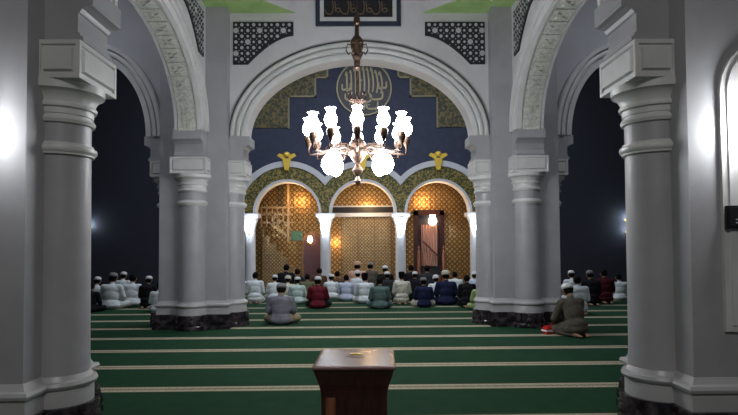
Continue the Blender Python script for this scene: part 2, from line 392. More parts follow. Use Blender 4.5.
SHAFT = [(.255, .44), (.255, .60), (.25, .66), (.245, 2.36), (.245, 2.72)]
CAPP = [(.245, 2.645), (.268, 2.65), (.278, 2.675), (.268, 2.70), (.252, 2.705), (.252, 2.72), (.262, 2.725), (.264, 2.775), (.285, 2.78), (.29, 2.80), (.285, 2.815), (.272, 2.82), (.278, 2.85), (.298, 2.885), (.332, 2.915), (.35, 2.92), (.355, 2.985)]
RING = [(.24, 2.375), (.27, 2.38), (.272, 2.395), (.288, 2.41), (.292, 2.43), (.288, 2.45), (.265, 2.465), (.265, 2.478), (.24, 2.485)]
BASE = [(.285, .26), (.285, .40), (.28, .415), (.305, .43), (.315, .455), (.305, .48), (.275, .49), (.265, .51), (.25, .54)]
PLI = [(.35, 0.0), (.35, .06), (.34, .08), (.35, .11), (.345, .15), (.335, .18), (.33, .21), (.33, .25), (.32, .28)]
def make_pier(loc, label, dirs, front_panel=False, ztop=ZC, off=0):
    t = tag(empty('pier', loc), label, 'pier', 'square clustered piers')
    b = bmesh.new(); box(b, -CO, CO, -CY, CY, .5, ztop-.002); obj('core', b, M_['grey'], t)
    b = bmesh.new()
    frustum(b, 0, 0, [(CO+q, CY+q, z) for q, z in ((.04, .27), (.04, .40), (.035, .415), (.065, .43), (.075, .455), (.065, .48), (.03, .49), (.005, .54))])
    obj('base_moulding', b, M_['light'], t)
    b = bmesh.new()
    frustum(b, 0, 0, [(CO+q-.25, CY+q-.25, z) for q, z in PLI])
    for dx, dy in dirs: lathe(b, PLI, dx*CO, dy*CY+(off if dy == 0 else 0), 28)
    obj('marble_plinth', b, M_['marble'], t, True)
    for dx, dy in dirs:
        oy = off if dy == 0 else 0; ox = -dx*.07 if dx*loc[0] > 0 else 0
        b = bmesh.new(); lathe(b, SHAFT, dx*CO+ox, dy*CY+oy, 32)
        sh = obj('column', b, M_['grey'], t, True)
        b = bmesh.new(); lathe(b, BASE, dx*CO+ox, dy*CY+oy, 32); obj('column_base', b, M_['light'], sh, True)
        b = bmesh.new(); lathe(b, RING, dx*CO+ox, dy*CY+oy, 32); obj('ring', b, M_['cream'], sh, True)
        b = bmesh.new(); lathe(b, CAPP, dx*CO+ox, dy*CY+oy, 32); obj('capital', b, M_['cream'], sh, True)
        b = bmesh.new()
        k0 = .10; hx = .345
        if dy == 0: panel_block(b, dx*(CO+.15)+ox, oy, .18, hx, 2.985, 3.30)
        else: panel_block(b, 0, dy*(CY+.15), hx, .18, 2.985, 3.30)
        obj('panelled_block', b, M_['cream'], sh)
        # corbelled impost, stepping outwards as it rises
        b = bmesh.new()
        prof = [(.55, 3.30), (.95, 3.30), (.97, 3.32), (.97, 3.35), (.945, 3.36), (.945, 3.38), (.93, 3.39), (.925, 3.40), (.925, 3.55), (.94, 3.56), (.96, 3.59), (1.0, 3.61), (1.04, 3.62), (1.05, 3.63), (1.05, 3.80), (.55, 3.80)]
        if dy == 0: prism(b, [(dx*u, z) for u, z in prof], -.27+oy, .27+oy, lambda u, d, z: (u, d, z))
        else: prism(b, [(dy*(u-CO+CY), z) for u, z in prof], -.27, .27, lambda u, d, z: (d, u, z))
        obj('impost', b, M_['grey'], sh)
    if front_panel:
        b = bmesh.new()
        hw, z0, zs = .40, .90, 2.80
        poly = [(-hw, z0), (hw, z0)] + [(hw*math.cos(PI*i/20), zs+hw*1.05*math.sin(PI*i/20)) for i in range(21)]
        prism(b, poly, -CY-.03, -CY+.01, lambda u, d, z: (u, d, z))
        obj('arched_panel', b, M_['cream'], t)
        b = bmesh.new()
        hw2 = hw-.05
        poly = [(-hw2, z0+.05), (hw2, z0+.05)] + [(hw2*math.cos(PI*i/20), zs+hw2*1.05*math.sin(PI*i/20)) for i in range(21)]
        prism(b, poly, -CY-.042, -CY-.02, lambda u, d, z: (u, d, z))
        obj('inner_panel', b, M_['wall'], t)
    return t
ALL = ((0, -1), (0, 1), (-1, 0), (1, 0))
NOF = ((0, 1), (-1, 0), (1, 0))
make_pier((-PX, YA, 0), 'nearest pier on the left edge, grey round column on its nave side', NOF, True, off=-.02)
make_pier((PX, YA, 0), 'nearest pier on the right edge, with the black box on its face', NOF, True, off=-.02)
make_pier((-PX, YB, 0), 'far clustered pier at the left end of the middle arch', ALL)
make_pier((PX, YB, 0), 'far clustered pier at the right end of the middle arch', ALL)
make_pier((-OX, YB, 0), 'outermost far pier beyond the left aisle, hidden behind the nearest left pier', ALL)
make_pier((OX, YB, 0), 'outermost far pier beyond the right aisle, hidden behind the nearest right pier', ALL)

# ------------------------------------------------------------------ qibla wall and arcade
b = bmesh.new()
box(b, -12.5, -4.9, YQ, YQ+.3, 0, 9.2); box(b, 5.1, 12.5, YQ, YQ+.3, 0, 9.2)
tag(obj('wall_qibla_sides', b, M_['navy']), kind='structure')
b = bmesh.new(); box(b, -4.9, 5.1, YQ, YQ+.3, 3.9, 9.2); tag(obj('wall_qibla', b, M_['blue']), kind='structure')
AX = 0.09; SP = 2.69; ZA = 2.74; YF = 19.9
b = bmesh.new(); box(b, -4.9, 5.1, 21.3, 21.5, 0, 4.4); tag(obj('wall_niche_back', b, M_['goldtile']), kind='structure')
b = bmesh.new(); box(b, -4.95, -4.6, YF, 21.3, 0, 4.4); box(b, 4.78, 5.13, YF, 21.3, 0, 4.4); tag(obj('wall_niche_side', b, M_['navy']), kind='structure')
b = bmesh.new(); box(b, -4.6, 4.78, YQ+.02, 21.3, 4.3, 4.4); tag(obj('ceiling', b, M_['navy']), kind='structure')
cents = [AX-SP, AX, AX+SP]
def arcs(r, base=ZA):
    def f(u):
        z = base
        for c in cents:
            q = r*r-(u-c)**2
            if q > 0: z = max(z, base+math.sqrt(q))
        return z
    return f
us = [AX-1.5*SP-.55 + (3*SP+1.1)*i/240 for i in range(241)]
arc_t = tag(empty('arcade_front', (0, 0, 0)), 'three green and gold arches with white outlines on white columns', 'arcade')
mpA = CROSS(0)
b = bmesh.new(); us1 = [cents[0]-1.86+(2*1.86+2*SP)*i/260 for i in range(261)]
strips(b, us1, lambda u: max(arcs(1.66)(u), ZA), lambda u: max(arcs(1.86)(u), ZA+.001), YF-.06, YQ-.003, mpA)
obj('white_outline', b, M_['arcwhite'], arc_t)
b = bmesh.new(); us2 = [cents[0]-1.68+(2*1.68+2*SP)*i/300 for i in range(301)]
strips(b, us2, arcs(1.20), lambda u: max(arcs(1.68)(u), arcs(1.2)(u)+.001), YF, YQ-.003, mpA)
obj('mosaic_band', b, M_['goldgreen'], arc_t)
for c in cents:
    b = bmesh.new()
    sweep_arch(b, c, ZA, 1.12, 1.12, [(0, YF-.05), (.09, YF-.05), (.09, YQ-.003), (0, YQ-.003)], mpA, 40)
    obj('arch_rim', b, M_['arcwhite'], arc_t)
for c in cents:   # keystone emblems
    b = bmesh.new()
    z = ZA+1.52
    prism(b, [(c-.07, z), (c+.07, z), (c+.15, z+.42), (c-.15, z+.42)], YF-.16, YF-.02, mpA)
    for s in (-1, 1):
        prism(b, [(c+s*.08, z+.36), (c+s*.34, z+.52), (c+s*.27, z+.60), (c+s*.05, z+.54)], YF-.14, YF-.03, mpA)
    ball(b, (c, YF-.13, z+.56), (.12, .08, .10))
    obj('keystone', b, M_['gold'], arc_t)
for i in range(4):
    x = AX+(i-1.5)*SP
    b = bmesh.new()
    lathe(b, [(.27, 0), (.27, .18), (.22, .2), (.25, .26), (.22, .32), (.19, .34), (.185, 2.2), (.2, 2.24)], x, YF+.2, 20)
    cl = obj('column', b, M_['arcwhite'], arc_t, True)
    b = bmesh.new()
    lathe(b, [(.18, 2.2), (.21, 2.24), (.2, 2.3), (.22, 2.36), (.29, 2.56), (.3, 2.58)], x, YF+.2, 20)
    frustum(b, x, YF+.22, [(.3, .27, 2.58), (.33, .3, 2.62), (.33, .3, 2.74)])
    obj('capital', b, M_['arcwhite'], cl, True)
# gold stepped mosaic panels high on the blue wall
def at(px, Y): return (px-CX)*Y/F
def zt(py, Y): return H+(HY-py)*Y/F
for s in (-1, 1):
    b = bmesh.new()
    X = lambda m: s*m+.12
    poly = [(X(5.0), 5.9), (X(3.75), 5.9), (X(3.75), 6.85)][:2] + [(X(2.72), 5.9), (X(2.72), 7.05), (X(1.75), 7.05), (X(1.75), 7.75), (X(1.3), 7.75), (X(1.3), 8.9), (X(5.0), 8.9)]
    prism(b, poly, YQ-.03, YQ, mpA)
    p = tag(obj('mosaic_panel', b, M_['goldpanel']), 'stepped dark gold mosaic panel on the blue wall, %s of the round calligraphy' % ('left' if s < 0 else 'right'), 'wall panel', 'stepped mosaic panels')
    b = bmesh.new()
    q = [(2.72, 5.9), (2.72, 7.05), (1.75, 7.05), (1.75, 7.75), (1.3, 7.75), (1.3, 8.9)]
    for (u0, z0), (u1, z1) in zip(q, q[1:]):
        box(b, min(X(u0), X(u1))-.03, max(X(u0), X(u1))+.03, YQ-.05, YQ-.01, min(z0, z1)-.03, max(z0, z1)+.03)
    obj('gold_border', b, M_['goldtext'], p)
# roundel
def stroke(b, pts, w, d0, d1, mp):
    """calligraphic stroke: ribbon of varying width with thickness"""
    P = [Vector(p) for p in pts]
    # catmull-rom resample
    Q = []
    for i in range(len(P)-1):
        p0, p1, p2, p3 = P[max(i-1, 0)], P[i], P[i+1], P[min(i+2, len(P)-1)]
        for k in range(6):
            t = k/6; Q.append(.5*((2*p1)+(p2-p0)*t+(2*p0-5*p1+4*p2-p3)*t*t+(3*p1-p0-3*p2+p3)*t**3))
    Q.append(P[-1]); L_, R_ = [], []
    for i, q in enumerate(Q):
        t = (Q[min(i+1, len(Q)-1)]-Q[max(i-1, 0)]).normalized(); n = Vector((-t.y, t.x))
        ww = w*(.35+.65*math.sin(PI*min(1, .15+.8*i/len(Q))))
        L_.append(q+n*ww); R_.append(q-n*ww)
    a = [[b.verts.new(mp(v.x, d, v.y)) for v in S] for S in (L_, R_) for d in (d0, d1)]
    for i in range(len(Q)-1):
        for s1, s2 in ((0, 1), (1, 3), (3, 2), (2, 0)):
            b.faces.new((a[s1][i], a[s1][i+1], a[s2][i+1], a[s2][i]))
RX, RZ, RR = .16, 7.35, 1.02
t = tag(empty('calligraphy_roundel', (RX, YQ, RZ)), 'round dark medallion with gold calligraphy high on the blue wall', 'wall decoration')
mpR = lambda u, d, z: (u, d, z)
b = bmesh.new(); prism(b, [(RR*math.cos(2*PI*i/48), RR*math.sin(2*PI*i/48)) for i in range(48)], -.04, 0, mpR); obj('disc', b, M_['lattice'], t)
b = bmesh.new()
for i in range(48):
    a0, a1 = 2*PI*i/48, 2*PI*(i+1)/48
    prism(b, [(RR*.95*math.cos(a0), RR*.95*math.sin(a0)), (RR*1.0*math.cos(a0), RR*1.0*math.sin(a0)), (RR*1.0*math.cos(a1), RR*1.0*math.sin(a1)), (RR*.95*math.cos(a1), RR*.95*math.sin(a1))], -.055, -.03, mpR)
obj('rim', b, M_['goldtext'], t)
b = bmesh.new()
for k in range(9):   # tall stems leaning with the circle
    x = -.62+k*.155
    hgt = .78*math.sqrt(max(.05, 1-(x/.95)**2))
    stroke(b, [(x*1.0, -.15-.03*(k % 3)), (x*1.04+.02, .2), (x*.98-.03, hgt-.05*(k % 2)), (x*.98-.08, hgt-.12)], .03, -.06, -.04, mpR)
for k, (cx, cz, r) in enumerate([(-.45, -.3, .24), (.0, -.38, .26), (.45, -.28, .23), (-.2, -.66, .22), (.3, -.64, .2), (-.65, .05, .15), (.68, .1, .14)]):
    stroke(b, [(cx+r, cz+.14), (cx+r*.9, cz-.08), (cx+.1*r, cz-r*.62), (cx-r*.9, cz-.1), (cx-r*1.0, cz+.1)], .035, -.06, -.04, mpR)
for k in range(10):
    x, z = random.uniform(-.6, .6), random.uniform(-.7, .5); r = .03
    prism(b, [(x-r, z), (x, z-r), (x+r, z), (x, z+r)], -.06, -.04, mpR)
obj('lettering', b, M_['goldtext'], t)

# framed calligraphy panel above the middle arch
FY = YB-TH
t = tag(empty('calligraphy_plaque', (at(359.5, FY), FY, 6.045)), 'dark framed calligraphy panel with white inner border above the middle arch', 'wall decoration')
hw = .865
b = bmesh.new(); prism(b, [(-hw, 0), (hw, 0), (hw, 1.1), (-hw, 1.1)], -.05, 0, mpR); obj('border', b, mat('frame_navy', (.02, .028, .05), .5), t)
b = bmesh.new(); prism(b, [(-hw+.09, .09), (hw-.09, .09), (hw-.09, 1.01), (-hw+.09, 1.01)], -.06, -.04, mpR); obj('white_border', b, M_['cream'], t)
b = bmesh.new(); prism(b, [(-hw+.17, .17), (hw-.17, .17), (hw-.17, .93), (-hw+.17, .93)], -.07, -.05, mpR); obj('dark_field', b, M_['lattice'], t)
b = bmesh.new()
for row in range(2):
    z0 = .30+row*.36; x = -.62
    k = 0
    while x < .62:
        if k % 3 == 0:
            stroke(b, [(x+.11, z0+.06), (x+.09, z0-.05), (x, z0-.07), (x-.06, z0+.03)], .011, -.08, -.06, mpR)
        elif k % 3 == 1:
            stroke(b, [(x, z0-.02), (x+.01, z0+.1), (x-.01, z0+.2)], .012, -.08, -.06, mpR)
            stroke(b, [(x+.05, z0-.02), (x+.055, z0+.1), (x+.04, z0+.19)], .012, -.08, -.06, mpR)
        else:
            stroke(b, [(x-.05, z0+.0), (x, z0+.05), (x+.05, z0+.02), (x+.03, z0-.03), (x-.05, z0-.02)], .011, -.08, -.06, mpR)
            prism(b, [(x-.012, z0+.12), (x, z0+.108), (x+.012, z0+.12), (x, z0+.132)], -.08, -.06, mpR)
        x += .105; k += 1
obj('lettering', b, mat('dim_gold_lettering', (.16, .11, .06), .5), t)

# ------------------------------------------------------------------ inside the three bays
# left bay: wooden stair pulpit with lattice railing
xl = cents[0]
t = tag(empty('stair_pulpit', (xl, 20.7, 0)), 'wooden stair pulpit with lattice railing inside the left arch', 'pulpit')
b = bmesh.new()
for i in range(8):
    z = .28*(i+1)
    box(b, -1.05+.0, .55-.22*i, .1, .55, z-.28, z)
obj('stair_body', b, M_['curtain'], t)
b = bmesh.new()
box(b, -1.1, .1, .0, .05, 2.42, 2.48); box(b, -1.1, .1, .0, .05, 2.72, 2.78); box(b, -1.1, .1, .0, .05, 2.98, 3.04)
for i in range(6): box(b, -1.08+.2*i, -1.04+.2*i, .0, .05, 2.3, 3.0)
box(b, -.1, -.03, -.02, .06, 1.7, 4.1)
obj('balcony_railing', b, M_['palewood'], t)
b = bmesh.new()
prism(b, [(-.75, 2.50), (-.75, 2.40), (.12, 1.72), (.12, 1.82)], .0, .05, mpR)
prism(b, [(-.75, 2.86), (-.75, 2.78), (.12, 2.08), (.12, 2.16)], .0, .05, mpR)
for i in range(5): box(b, -.62+.17*i, -.59+.17*i, .0, .05, 2.3-.13*i, 2.72-.135*i)
obj('handrail', b, M_['palewood'], t)
b = bmesh.new(); box(b, .05, .45, -.1, .0, 1.78, 2.12); obj('green_panel', b, mat('green_cloth', (.06, .12, .06), .8), t)
t2 = tag(empty('prayer_niche', (xl+.80, 21.2, 0)), 'tall dark reddish arched wooden niche inside the left arch', 'niche')
b = bmesh.new()
poly = [(-.42, 0), (.42, 0), (.42, 1.7)] + [(.42*math.cos(PI*i/14), 1.7+.42*math.sin(PI*i/14)) for i in range(15)] + [(-.42, 1.7)]
prism(b, poly, -.12, .08, mpR); obj('surround', b, M_['brownwood'], t2)
b = bmesh.new()
poly = [(-.32, 0), (.32, 0)] + [(.32*math.cos(PI*i/14), 1.65+.32*math.sin(PI*i/14)) for i in range(15)]
prism(b, poly, -.14, -.10, mpR); obj('backing', b, mat('plum_cloth', (.05, .022, .03), .8, stretch=(8, 8, 1), col2=(.09, .04, .05)), t2)
# centre bay
t = tag(empty('mihrab_screen', (cents[1], 21.0, 0)), 'brown patterned screen with dark and white crossbars inside the middle arch', 'screen')
b = bmesh.new(); box(b, -.82, 1.1, -.02, .1, 0, 2.68); obj('screen_panel', b, M_['curtain'], t)
b = bmesh.new(); box(b, -1.12, 1.12, -.12, .1, 2.80, 3.02); obj('dark_bar', b, M_['lattice'], t)
b = bmesh.new(); box(b, -1.12, 1.12, -.14, .1, 3.02, 3.07); box(b, -1.12, 1.12, -.14, .1, 2.66, 2.80); obj('white_bar', b, M_['arcwhite'], t)
b = bmesh.new()
for i in range(4): box(b, -.82+.62*i, -.79+.62*i, -.05, -.02, 0, 2.66)
obj('mullion', b, M_['brownwood'], t)
# right bay: doorway with pulpit
xr = cents[2]
t = tag(empty('lit_pulpit', (xr, 20.9, 0)), 'wooden pulpit doorway with red posts and glowing lamp inside the right arch', 'pulpit')
b = bmesh.new()
box(b, -.78, -.62, .0, .35, 0, 2.86); box(b, .20, .36, .0, .35, 0, 2.86); box(b, -.78, .36, .0, .35, 2.70, 2.90)
obj('door_frame', b, M_['wood'], t)
b = bmesh.new(); box(b, -.62, .20, .2, .34, 0, 2.70); obj('backing', b, M_['lattice'], t)
b = bmesh.new()
pts = []
for i in range(24):
    x = -.5+.60*i/23; pts.append((x, .12+.025*math.sin(i*1.6)))
poly = pts+[(x, y+.03) for x, y in pts[::-1]]
prism(b, poly, .8, 2.35, lambda u, d, z: (u, z, d)); obj('curtain', b, mat('rose_curtain', (.30, .15, .11), .8), t, True)
b = bmesh.new(); prism(b, [(-.45, 1.75), (-.45, 1.68), (.30, .95), (.30, 1.02)], -.02, .04, mpR); obj('handrail', b, M_['wood'], t)
for x in (-.62, .30):
    b = bmesh.new(); lathe(b, [(.06, 0), (.06, 1.2), (.045, 1.25), (.05, 1.35), (.02, 1.42), (.045, 1.47), (.02, 1.53), (.004, 1.58)], x, -.1, 12); obj('post', b, M_['redwood'], t, True)
b = bmesh.new()
for i in range(4): box(b, -.6, .28, -.05+.0*i, .25, .0, .22*(i+1) if i < 1 else .22)
box(b, -.6, .28, .05, .25, .22, .44); obj('steps', b, M_['redwood'], t)

def lamp_on_wall(name, loc, label, cat, m, r, group, arm=.16):
    t = tag(empty(name, loc), label, cat, group)
    b = bmesh.new(); lathe(b, [(.05, 0), (.05, .02), (.03, .03)], 0, 0, 14); 
    bmesh.ops.rotate(b, verts=b.verts[:], cent=(0, 0, 0), matrix=Matrix.Rotation(PI/2, 3, 'X')); obj('wall_plate', b, M_['gold'], t, True)
    b = bmesh.new(); tube(b, [(0, -.02, 0), (0, -arm*.6, -.04), (0, -arm, -.02), (0, -arm, .02)], .012); obj('arm', b, M_['gold'], t, True)
    b = bmesh.new(); lathe(b, [(r*.35, 0), (r*.8, r*.35), (r, r*.9), (r*.9, r*1.5), (r*.55, r*2.0), (r*.7, r*2.4)], 0, -arm, 16, .02); obj('glass_shade', b, m, t, True)
    return t
names = ['leftmost', 'second from left', 'third from left', 'rightmost']
for i in range(4):
    x = AX+(i-1.5)*SP
    lamp_on_wall('wall_lamp', (x, YF-.0, 2.06), 'bright crystal wall lamp, %s of the four on the arcade columns' % names[i], 'wall lamp', M_['glow_arc'], .14, 'lamps on the arcade columns')
lamp_on_wall('wall_lamp', (xr-.08, 20.9+.19, 2.30), 'warm glowing lamp in the doorway under the right arch', 'wall lamp', M_['glow_warm'], .16, 'warm lamps in the arches', .2)
lamp_on_wall('wall_lamp', (xl+.72, 21.05, 1.68), 'warm glowing lamp in front of the niche under the left arch', 'wall lamp', M_['glow_warm'], .10, 'warm lamps in the arches', .2)
for px, py, nm in ((92.5, 223, 'small white wall lamp on the dark left wall beside the nearest left column'), (628, 219, 'upper of the two white lamps beside the nearest right column'), (628.5, 231, 'lower of the two white lamps beside the nearest right column')):
    lamp_on_wall('wall_lamp', (at(px, YQ), YQ, zt(py, YQ)-.1), nm, 'wall lamp', M_['glow_side'], .07, 'small lamps on the dark wall')
for s, nm in ((-1, 'left'), (1, 'right')):
    t = lamp_on_wall('wall_lamp', (s*3.06, YA-CY-.042, 2.40), 'bright globe lamp on the front of the nearest %s pier' % nm, 'wall lamp', M_['glow_sconce'], .075, 'globe lamps on the nearest piers', .11)

# black control box on right pier
t = tag(empty('control_box', (3.02, YA-CY-.042, 1.80)), 'small black wall box on the face of the nearest right pier', 'control box')
b = bmesh.new(); box(b, -.155, .155, -.04, 0, -.09, .09); bmesh.ops.bevel(b, geom=b.edges[:], offset=.008, segments=2, affect='EDGES'); obj('housing', b, M_['black'], t, True)
b = bmesh.new(); box(b, -.135, .135, -.044, -.038, -.07, .07); obj('screen', b, mat('dark_screen', (.02, .02, .022), .2), t)
b = bmesh.new()
for i, (z, x0, x1) in enumerate([(.01, -.06, .02), (-.02, -.09, .0), (-.045, -.09, -.05)]): box(b, x0, x1, -.046, -.043, z-.004, z+.004)
obj('markings', b, M_['inlay'], t)

# ------------------------------------------------------------------ chandelier
CYC = YM; cx0 = at(358, CYC)
t = tag(empty('chandelier', (cx0, CYC, 2.47)), 'large ornate bronze chandelier with bright glass shades hanging in the nave', 'chandelier')
z_ = lambda z: z-2.47
b = bmesh.new()
lathe(b, [(.01, 0), (.035, .03), (.05, .07), (.03, .11), (.02, .14), (.06, .18), (.08, .23), (.05, .29), (.03, .32), (.08, .38), (.14, .48), (.15, .56), (.10, .66), (.05, .72), (.04, .8), (.07, .86), (.09, .95), (.05, 1.05), (.025, 1.1), (.022, 1.18), (.06, 1.22), (.09, 1.26), (.05, 1.3), (.02, 1.34), (.02, 1.75), (.04, 1.78), (.05, 1.84), (.02, 1.9), (.03, 1.95)], 0, 0, 18)
obj('stem', b, M_['bronze'], t, True)
b = bmesh.new()
lathe(b, [(.02, z_(4.18)), (.05, z_(4.22)), (.03, z_(4.30)), (.07, z_(4.38)), (.05, z_(4.42)), (.05, z_(4.46)), (.09, z_(4.54)), (.10, z_(4.62)), (.06, z_(4.68)), (.035, z_(4.71)), (.03, z_(4.86)), (.05, z_(4.88)), (.045, z_(4.97)), (.02, z_(5.02))], 0, 0, 18)
for k in range(6):
    a = k*PI/3; c, s = math.cos(a), math.sin(a)
    tube(b, [(c*.06, s*.06, z_(4.56)), (c*.14, s*.14, z_(4.58)), (c*.16, s*.16, z_(4.48)), (c*.12, s*.12, z_(4.42)), (c*.10, s*.10, z_(4.46))], .012, 6)
obj('upper_vase', b, M_['bronze'], t, True)
b = bmesh.new()
def link_ring(b, c, rot, R=.03, r=.007):
    for i in range(10):
        pass
    pts = [(c[0]+(R*.6*math.cos(2*PI*i/10))*math.cos(rot), c[1]+(R*.6*math.cos(2*PI*i/10))*math.sin(rot), c[2]+R*1.2*math.sin(2*PI*i/10)) for i in range(11)]
    tube(b, pts, r, 5)
z = z_(5.02)
k = 0
while z < z_(ZC)-.03:
    link_ring(b, (0, 0, z), (k % 2)*PI/2); z += .055; k += 1
obj('chain', b, M_['bronze'], t, True)
b = bmesh.new(); tube(b, [(0, 0, z_(5.0)), (0, 0, z_(ZC))], .010, 6); obj('cable', b, M_['bronze'], t)
b = bmesh.new()
for k in range(8):   # crown of leaves
    a = k*PI/4; c, s = math.cos(a), math.sin(a)
    tube(b, [(c*.03, s*.03, 1.22), (c*.12, s*.12, 1.27), (c*.15, s*.15, 1.36), (c*.10, s*.10, 1.40)], [.014, .016, .012, .004], 6)
obj('leaf_crown', b, M_['bronze'], t, True)
SH = [(.022, 0), (.05, .01), (.082, .06), (.09, .105), (.078, .15), (.052, .20), (.048, .215), (.07, .25), (.078, .26), (.06, .255)]
URN = [(.008, -.24), (.014, -.22), (.01, -.20), (.02, -.17), (.05, -.10), (.062, -.04), (.05, -.01), (.03, 0.0), (.03, .01)]
NA = 12
for k in range(NA):
    a = 2*PI*k/NA; c, s = math.cos(a), math.sin(a); R = .72; zz = z_(3.20)
    b = bmesh.new()
    tube(b, [(c*.06, s*.06, .62), (c*.20, s*.20, .50), (c*.38, s*.38, .52), (c*.55, s*.55, .47), (c*.66, s*.66, .46), (c*R, s*R, .46), (c*R, s*R, zz-.04)], .014, 8)
    tube(b, [(c*.45, s*.45, .58), (c*.50, s*.50, .48), (c*.42, s*.42, .44), (c*.38, s*.38, .49)], .010, 6)
    ar = obj('arm', b, M_['bronze'], t, True)
    b = bmesh.new(); lathe(b, URN, c*R, s*R, 14, zz); obj('urn', b, M_['bronze'], ar, True)
    b = bmesh.new(); lathe(b, SH, c*R, s*R, 16, zz+.01); obj('glass_shade', b, M_['glow'], ar, True)
for a in [math.radians(q) for q in (0, 38, -38, 180, 142, -142)]:   # lower tier hanging lamps
    c, s = math.cos(a), math.sin(a); R = .42; zz = z_(2.70)
    b = bmesh.new(); tube(b, [(c*.05, s*.05, .50), (c*.2, s*.2, .60), (c*.36, s*.36, .58), (c*R, s*R, .50), (c*R, s*R, .42)], .012, 8)
    ar = obj('lower_arm', b, M_['bronze'], t, True)
    b = bmesh.new(); lathe(b, [(.03, .24), (.06, .22), (.105, .15), (.115, .08), (.09, .01), (.05, -.04), (.01, -.06)][::-1], c*R, s*R, 16, zz); obj('glass_bowl', b, M_['glow'], ar, True)

# ------------------------------------------------------------------ foreground chest
t = tag(empty('donation_chest', (at(355, 3.72), 3.72, 0), -.04), 'dark polished wooden chest with flared top in the foreground', 'chest')
b = bmesh.new()
frustum(b, 0, 0, [(.250, .29, .840), (.256, .296, .845), (.256, .296, .852), (.250, .29, .857), (.232, .27, .862)])
o = obj('lid', b, M_['woodtop'], t)
b = bmesh.new()
frustum(b, 0, 0, [(.203, .235, .06), (.203, .235, .66), (.206, .238, .70), (.216, .247, .74), (.232, .265, .79), (.243, .28, .825), (.243, .28, .84)])
obj('body', b, M_['wood'], t)
b = bmesh.new(); frustum(b, 0, 0, [(.25, .275, 0), (.25, .275, .05), (.235, .26, .07), (.215, .24, .09)]); obj('base', b, M_['wood'], t)
b = bmesh.new()
for x0, x1, y0, y1 in ((-.06, .06, -.012, .012),): box(b, x0, x1, y0, y1, .86, .862)
obj('coin_slot', b, M_['black'], t)
b = bmesh.new(); box(b, -.175, -.115, -.238, -.232, .12, .66); obj('side_inlay', b, M_['redwood'], t)
b = bmesh.new(); box(b, -.04, .04, .005+.08, .10, .86, .868); obj('gold_reflection', b, M_['gold'], t)  # gold strip standing in for a golden reflection on the lid

# ------------------------------------------------------------------ people
def fuse(name, parts, voxel, sm=4):
    """parts: ('c', p0, r0, p1, r1) tapered capsule, ('e', c, (rx,ry,rz), euler) -> one continuous surface"""
    b = bmesh.new()
    for p in parts:
        if p[0] == 'c':
            _, p0, r0, p1, r1 = p; n = 5
            p0, p1 = Vector(p0), Vector(p1)
            tube(b, [p0, p1], [r0, r1], 12); ball(b, p0, r0, 12, 8); ball(b, p1, r1, 12, 8)
        else:
            ball(b, p[1], p[2], 20, 14, Euler(p[3]) if len(p) > 3 else None)
    bmesh.ops.recalc_face_normals(b, faces=b.faces[:])
    me = bpy.data.meshes.new(name+'_raw'); b.to_mesh(me); b.free()
    o = bpy.data.objects.new(name+'_raw', me); C.objects.link(o)
    r = o.modifiers.new('r', 'REMESH'); r.mode = 'VOXEL'; r.voxel_size = voxel
    s = o.modifiers.new('s', 'SMOOTH'); s.iterations = sm; s.factor = .5
    dg = bpy.context.evaluated_depsgraph_get(); dg.update()
    m2 = bpy.data.meshes.new_from_object(o.evaluated_get(dg)); m2.name = name
    bpy.data.objects.remove(o); bpy.data.meshes.remove(me)
    for p in m2.polygons: p.use_smooth = True
    m2.materials.clear(); m2.materials.append(None)
    return m2

def mirror(p): return (-p[0], p[1], p[2])
def limb(s, *pts):
    return [('c', (s*a[0], a[1], a[2]), ra, (s*c[0], c[1], c[2]), rc) for (a, ra), (c, rc) in zip(pts, pts[1:])]
def hand(wrist, fwd, side, up=(0, 0, 1)):
    """palm + five curled fingers; fwd = direction of fingers, side = thumb side"""
    W, f, sd, u = Vector(wrist), Vector(fwd).normalized(), Vector(side).normalized(), Vector(up)
    P = [('c', W, .024, W+f*.03, .024)]
    for i, (o, l) in enumerate(((.030, .066), (.010, .074), (-.010, .070), (-.028, .056))):
        k = W+f*.085+sd*o; a = W+f*.02+sd*o*.6
        P.append(('c', a, .015, k, .012))
        m = k+f*l*.55-u*l*.12; e = m+f*l*.30-u*l*.35
        P += [('c', k, .011, m, .010), ('c', m, .010, e, .008)]
    a = W+f*.02+sd*.022; m = a+f*.035+sd*.03-u*.005; e = m+f*.032+sd*.008-u*.01
    P += [('c', a, .015, m, .012), ('c', m, .012, e, .009)]
    return P

